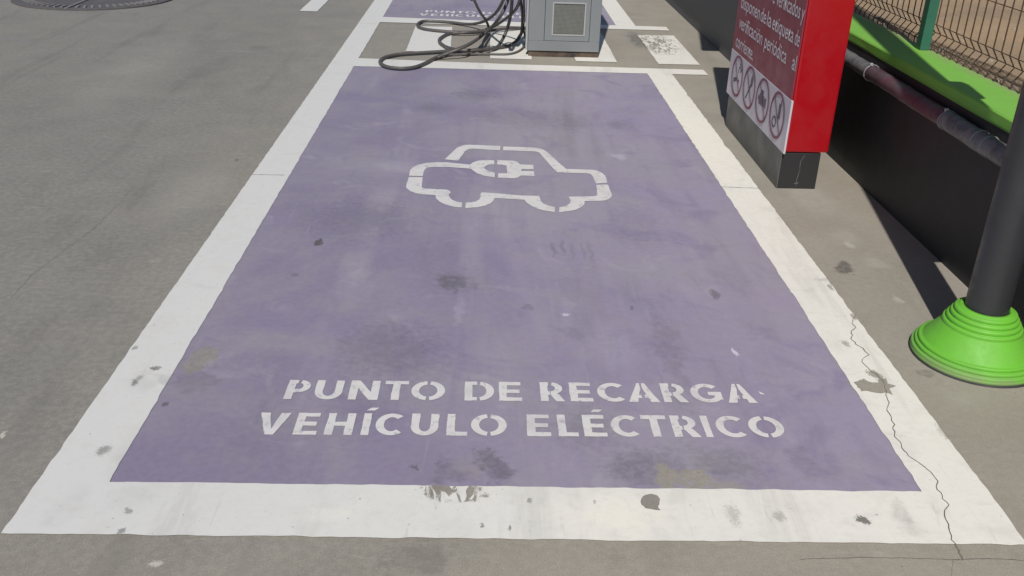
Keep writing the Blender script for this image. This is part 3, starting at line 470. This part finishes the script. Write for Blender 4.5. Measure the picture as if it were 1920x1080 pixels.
# ------------------------------------------------------------------ welded mesh fence on the wall
fe = empty('mesh_fence', (3.53, 3, .727)); tag(fe, 'brown welded wire mesh fence with V folds and green posts standing on the green coping', 'fence')
XF = 3.535
def fx(z):  # the panel's folds, 3 of them
    for z0 in (.757, 1.25, 1.75):
        if z0 < z < z0+.1: return .034*(1-abs(z-(z0+.05))/.05)
    return 0
zs = [.732, .757, .807, .857, 1.0, 1.25, 1.30, 1.35, 1.55, 1.75, 1.80, 1.85, 2.0]
mb = MB(); y = -1.5
while y < 8.2:
    dy = random.uniform(-.002, .002); mb.tube([(XF+fx(z)+random.uniform(-.0008, .0008), y+dy, z) for z in zs], .0034, 6, caps=False); y += .0755
mb.build('vertical_wires', M_wire, fe)
mb = MB()
for z in (.757, .807, .857, 1.05, 1.25, 1.30, 1.35, 1.55, 1.75, 1.80, 1.85, 1.98):
    mb.tube([(XF+fx(z)+.0048, -1.5+9.7*i/40, z+noise.noise(Vector((i*.7, z, 0)))*.002) for i in range(41)], .0023, 6, caps=False)
mb.build('horizontal_wires', M_wire, fe)
for y in (-.48+.93, 2.99, 5.53):
    mb = MB(); mb.box((XF-.058, y-.03, .728), (XF-.006, y+.03, 2.06), bev=.004); p = mb.build('post', M_post, fe)
    mb = MB(); mb.box((XF-.062, y-.034, 2.061), (XF-.002, y+.034, 2.075), bev=.004); mb.build('post_cap', M_pole, p)

# ------------------------------------------------------------------ pole with ribbed rubber foot
PX, PY = 3.035, 1.03
po = empty('pole', (PX, PY, 0)); tag(po, 'charcoal round pole rising from a ribbed bright green conical foot at the right edge', 'pole')
mb = MB(); mb.lathe([(.0735, .02), (.0735, 5.0), (.07, 5.01), (0, 5.012)], (PX, PY, 0)); mb.build('shaft', M_pole, po)
pr = [(.217, .0), (.2215, .006), (.2215, .014)]
def ribs(r0, z0, r1, z1, n):
    for k in range(n):
        for t, d in ((0, 0), (.2, .0035), (.5, .005), (.75, .003), (.9, -.002)):
            u = (k+t)/n; pr.append((r0+(r1-r0)*u+d, z0+(z1-z0)*u+d*.7))
ribs(.219, .016, .189, .058, 3); pr += [(.185, .060), (.165, .085), (.148, .108), (.136, .126)]
ribs(.134, .129, .094, .196, 4); pr += [(.090, .200), (.0765, .201), (.075, .19)]
mb = MB(); mb.lathe(pr, (PX, PY, 0), 96); mb.build('cone_foot', M_cone, po)
mb = MB(); mb.lathe([(0, 0), (.004, 0), (.004, .003), (0, .004)], (0, 0, 0), 10)
sc = mb.build('screw', M_gap, po); sc.matrix_world = Matrix.Translation((PX-.061, PY-.102, .172)) @ Vector((-.35, -.58, .6)).to_track_quat('Z', 'Y').to_matrix().to_4x4()
mb = MB(); mb.lathe([(0, -.006), (.227, -.006), (.227, .004), (.21, .005)], (PX+.002, PY-.001, .0008), 64); mb.build('foot_ring', M_gap, po)
mb = MB(); mb.box((PX-.09, PY-.16, 2.0), (PX+.125, PY-.075, 2.32), bev=.03); mb.box((PX+.02, PY-.115, 1.16), (PX+.1, PY-.055, 2.0), bev=.01); mb.build('shadow_box', M_pole, po)  # unseen box, shaped to cast the steps and bump in the pole's shadow

# unseen slim post and panel, added behind the totem to shade the far wall
lp = empty('shadow_post', (3.07, 4.5, 0)); tag(lp, 'unseen slim dark post with a narrow upright panel, added behind the red totem to cast a wall shadow', 'shadow caster')
mb = MB(); mb.lathe([(.06, .001), (.06, .012), (.032, .014), (.03, 3.55), (0, 3.56)], (3.07, 4.5, 0), 32); mb.build('shaft', M_pole, lp)
mb = MB(); mb.box((2.795, 4.47, 2.40), (2.975, 4.53, 3.7), bev=.012); mb.build('shadow_panel', M_pole, lp)
for z in (2.6, 3.45): mb = MB(); mb.box((2.976, 4.485, z), (3.045, 4.515, z+.03), bev=.004); mb.build('bracket', M_pole, lp)

# ------------------------------------------------------------------ red totem
to = empty('totem', (2.92, 3.46, 0)); tag(to, 'tall red totem with white notice and four prohibition symbols on a dark plinth', 'sign')
TH = 2.0
mb = MB(); mb.box((2.804, 2.832, .0), (3.011, 4.06, .2), bev=.004); mb.build('plinth', M_plinth, to)
M_scuff = plain('pale_scuff', (.16, .155, .15), .8, var=.5, scale=40)
for q_ in (ribbon([(2.905, .012), (2.903, .05), (2.912, .1), (2.908, .15), (2.925, .19)], .003, .002, 8), ribbon([(2.893, .03), (2.915, .034)], .006, .002, 9)):
    mb = MB()
    for q in q_: mb.add([(x, 2.8312-.0003*(len(q_) < 5), z) for x, z in q], [(0, 1, 2, 3)])
    mb.build('scuff_mark', M_scuff, to)
mb = MB(); mb.box((2.8, 2.829, .001), (2.8036, 4.058, .199)); mb.build('plinth_side', plain('brown_grey_side', (.115, .11, .10), .55, var=.1, scale=5), to)  # thin sheet giving the plinth's left face a paler tone than its front
mb = MB(); mb.box((2.812, 2.824, .204), (3.045, 4.10, TH), bev=.012); mb.build('body', M_red, to)
mb = MB(); mb.box((2.80, 2.805, .2), (2.8105, 4.135, .482), bev=.0015); wp = mb.build('symbol_panel', M_panel, to)
mb = MB(); mb.box((2.802, 2.826, .4835), (2.8105, 4.135, TH-.03), bev=.001); mp = mb.build('notice_panel', M_maroon, to)
mb = MB(); mb.box((2.812, 4.103, .335), (2.87, 4.165, TH-.02), bev=.01); mb.build('edge_trim', M_alu, to)
mb = MB(); mb.box((2.80, 2.812, TH+.002), (3.055, 4.12, TH+.03), bev=.01); mb.build('cap', M_red, to)
def side_text(txt, ya, yb, z, hh, name='word'):
    """one word printed on the totem's left face, running from y=ya (start) to y=yb (end)"""
    cu = bpy.data.curves.new('word', 'FONT'); cu.body = txt; cu.size = 1; cu.offset = .008
    o = bpy.data.objects.new('tmp', cu); C.objects.link(o); dg = bpy.context.evaluated_depsgraph_get()
    me = bpy.data.meshes.new_from_object(o.evaluated_get(dg)); C.objects.unlink(o); bpy.data.objects.remove(o)
    xs = [v.co.x for v in me.vertices]; x0, x1 = min(xs), max(xs); sy = (ya-yb)/(x1-x0); k = hh/.73
    for v in me.vertices: v.co = Vector((2.8005, ya-(v.co.x-x0)*sy, z+v.co.y*k))
    me.update(); w = link(name, me, M_letters, mp); return w
for txt, ya, yb, z in [('e', 3.40, 3.355, .880), ('verificados', 3.325, 2.893, .880), ('y', 2.868, 2.822, .880), ('disponen', 4.057, 3.612, .750), ('de', 3.587, 3.472, .750), ('la', 3.447, 3.360, .750),
                       ('etiqueta', 3.338, 2.939, .750), ('de', 2.912, 2.832, .750), ('verificación', 4.04, 3.49, .629), ('periódica', 3.436, 3.0, .629), ('al', 2.894, 2.826, .629), ('corriente.', 4.06, 3.629, .512)]:
    side_text(txt, ya, yb, z, .083)
# prohibition symbols: u runs towards the reader's right (-y), v is up
def face(polys, x, name, mat, cy, cz, par):
    v, f = union(polys); me = bpy.data.meshes.new(name)
    me.from_pydata([(x, cy-a, cz+b) for a, b in v], [], [t for t in f]); me.update(); return link(name, me, mat, par)
def ell(cx, cy, rx, ry, n=16): return [(cx+rx*math.cos(2*math.pi*i/n), cy+ry*math.sin(2*math.pi*i/n)) for i in range(n)]
RY, RZ, TT = .133, .126, .0155
picts = [
 [[(-.08, -.05), (.0, -.03), (.0, -.005), (-.08, -.025)], [(.028, -.035), (.05, -.035), (.05, -.012), (.028, -.012)]]+[sector(.045, .035, .03, .035, 0, 200, .008)]+[sector(.04, .06, .05, .028, -60, 100, .008)],
 [[(-.06, -.075), (-.045, -.075), (.035, .02), (.02, .03)], ell(.042, .05, .022, .034), [(.03, .06), (.055, .06), (.047, .105)]],
 [[(-.07, -.03), (.03, -.03), (.03, .03), (-.07, .03)], [(-.045, .03), (.005, .03), (.005, .055), (-.045, .055)], [(.03, -.018), (.07, -.03), (.07, .03), (.03, .018)], [(-.09, -.012), (-.07, -.012), (-.07, .012), (-.09, .012)]],
 [[(.015, -.01), (.052, -.01), (.052, .07), (.015, .07)], [(.042, .07), (.052, .07), (.052, .095), (.042, .095)], sector(-.04, -.045, .038, .032, 0, 359, .011, 20)],
]
for i, cy in enumerate((3.918, 3.615, 3.312, 3.007)):
    face(picts[i], 2.7985, 'pictogram', M_pict, cy, .353, wp)
    ring = [sector(0, 0, RY, RZ, a, a+90.01, TT, 12) for a in (0, 90, 180, 270)]
    d = .088; ring.append([(-d-.006, d), (-d+.006, d+.003), (d+.006, -d), (d-.006, -d-.003)])
    face(ring, 2.797, 'prohibition_ring', M_ring, cy, .353, wp)

# ------------------------------------------------------------------ charger
ch = empty('charging_station', (1.88, 6.3, 0)); tag(ch, 'grey metal charging cabinet with vented front door and looping black cables', 'charger')
x0, x1, y0, y1, H = 1.572, 2.172, 6.02, 6.66, 1.86
mb = MB(); mb.box((x0+.008, y0+.012, 0), (x1-.004, y1-.01, .045), bev=.004); mb.build('base', M_base, ch)
mb = MB()   # body: front skin with real openings is built as frame pieces round the door
mb.box((x0, y0+.02, .046), (x1, y1, H), bev=.012); body = mb.build('body', M_grey, ch)
mb = MB(); dx0, dx1, dz0, dz1 = 1.708, 2.078, .137, 1.12
for a, b in (((x0+.004, y0, .05), (x1-.004, y0+.0195, dz0-.004)), ((x0+.004, y0, dz0-.0038), (dx0-.004, y0+.0195, H-.01)), ((dx1+.004, y0, dz0-.0038), (x1-.004, y0+.0195, H-.01)), ((dx0-.0035, y0, dz1+.004), (dx1+.0035, y0+.0195, H-.01))): mb.box(a, b, bev=.003)
mb.build('front_frame', M_grey, ch)
mb = MB(); mb.box((dx0-.0034, y0+.012, dz0-.0035), (dx1+.0034, y0+.019, dz1+.0035)); mb.build('door_seam', M_gap, ch)
vx0, vx1, vz0, vz1 = 1.778, 2.030, .192, .437
mb = MB()
for a, b in (((dx0, y0+.001, dz0), (vx0-.001, y0+.0115, dz1)), ((vx1+.001, y0+.001, dz0), (dx1, y0+.0115, dz1)), ((vx0-.0005, y0+.001, dz0), (vx1+.0005, y0+.0115, vz0)), ((vx0-.0005, y0+.001, vz1), (vx1+.0005, y0+.0115, dz1))): mb.box(a, b)
door = mb.build('door', M_grey, ch)
mb = MB(); mb.box((vx0-.0005, y0+.0085, vz0+.0005), (vx1+.0005, y0+.0115, vz1-.0005)); vb = mb.build('vent', M_ventb, door)
mb = MB(); k = 0; xx = vx0+.005
while xx < vx1-.004: mb.box((xx, y0+.002, vz0+.004), (xx+.0045, y0+.0082, vz1-.004)); xx += .0098
zz = vz0+.006
while zz < vz1-.005: mb.box((vx0+.001, y0+.0045, zz), (vx1-.001, y0+.0080, zz+.0035)); zz += .0105
mb.build('grille', M_vent, vb)
mb = MB()
for a, b in (((vx0-.012, y0-.003, vz0-.012), (vx0, y0+.0009, vz1+.012)), ((vx1, y0-.003, vz0-.012), (vx1+.012, y0+.0009, vz1+.012)), ((vx0+.0002, y0-.003, vz0-.012), (vx1-.0002, y0+.0009, vz0)), ((vx0+.0002, y0-.003, vz1), (vx1-.0002, y0+.0009, vz1+.012))): mb.box(a, b, bev=.001)
mb.build('vent_frame', M_greyL, door)
mb = MB(); mb.box((dx1-.03, y0-.012, .62), (dx1-.015, y0, .74), bev=.003); mb.build('handle', M_gap, door)
mb = MB(); mb.box((1.70, y0-.006, 1.24), (2.05, y0-.0005, 1.5), bev=.003); mb.build('screen', M_screen, ch)
mb = MB(); mb.box((x0-.018, y0+.03, .05), (x0-.0005, y0+.075, H-.05), bev=.004); mb.build('side_trim', M_greyL, ch)
mb = MB()
for yy in (6.18, 6.34, 6.5): mb.box((x0-.07, yy-.04, .96), (x0-.0008, yy+.04, 1.16), bev=.012)
mb.build('cable_gland', M_gap, ch)
tops = [((1.46, 6.2, .85), (1.53, 6.18, 1.0)), ((1.43, 6.32, .85), (1.53, 6.34, 1.0)), ((1.47, 6.2, .8), (1.52, 6.2, 1.0)), ((1.2, 6.35, .9), (1.53, 6.5, 1.08)), ((1.5, 6.32, .8), (1.53, 6.34, 1.0))]
ends = [((1.51, 6.3, .9), (1.53, 6.34, 1.1)), ((1.51, 6.42, .9), (1.53, 6.5, 1.1)), None, None, None]
for i, P in enumerate(DATA['cables']):
    P = [list(p) for p in P]; pts = [tops[i][1], tops[i][0]]+P
    if ends[i]: pts = pts+[ends[i][0], ends[i][1]]
    b = MB(); rr = (.0138, .0135, .0142, .0115, .0085)[i]; path = catmull(pts, 9)
    for p in path: p.z = max(p.z, rr+.007)
    b.tube(path, rr, 12); b.build('cable', M_cable2 if i == 4 else M_cable, ch)

# ------------------------------------------------------------------ tank cover
mc = empty('manhole_cover', (-2.87, 8.36, 0)); tag(mc, 'round dark iron tank cover set in the grey concrete at the top left', 'manhole cover')
mb = MB(); mb.lathe([(.80, 0), (.80, .012), (.79, .016), (.74, .017), (.73, .009), (0, .009)], (-2.87, 8.36, .001), 72, smooth=False); mb.build('cover', M_iron, mc)
mb = MB()
for k in range(60):
    a = 2*math.pi*k/60; r0, r1 = .60, .70
    if k % 15 == 0: r0, r1 = .1, .78
    d = Vector((math.cos(a), math.sin(a), 0)); e = Vector((-d.y, d.x, 0))*.011; cc = Vector((-2.87, 8.36, 0)); q = [cc+d*r0-e, cc+d*r1-e, cc+d*r1+e, cc+d*r0+e]
    mb.add([p+Vector((0, 0, z)) for z in (.0105, .021) for p in q], [(4, 5, 6, 7), (0, 1, 5, 4), (1, 2, 6, 5), (2, 3, 7, 6), (3, 0, 4, 7)])
mb.build('ribs', M_ironL, mc)
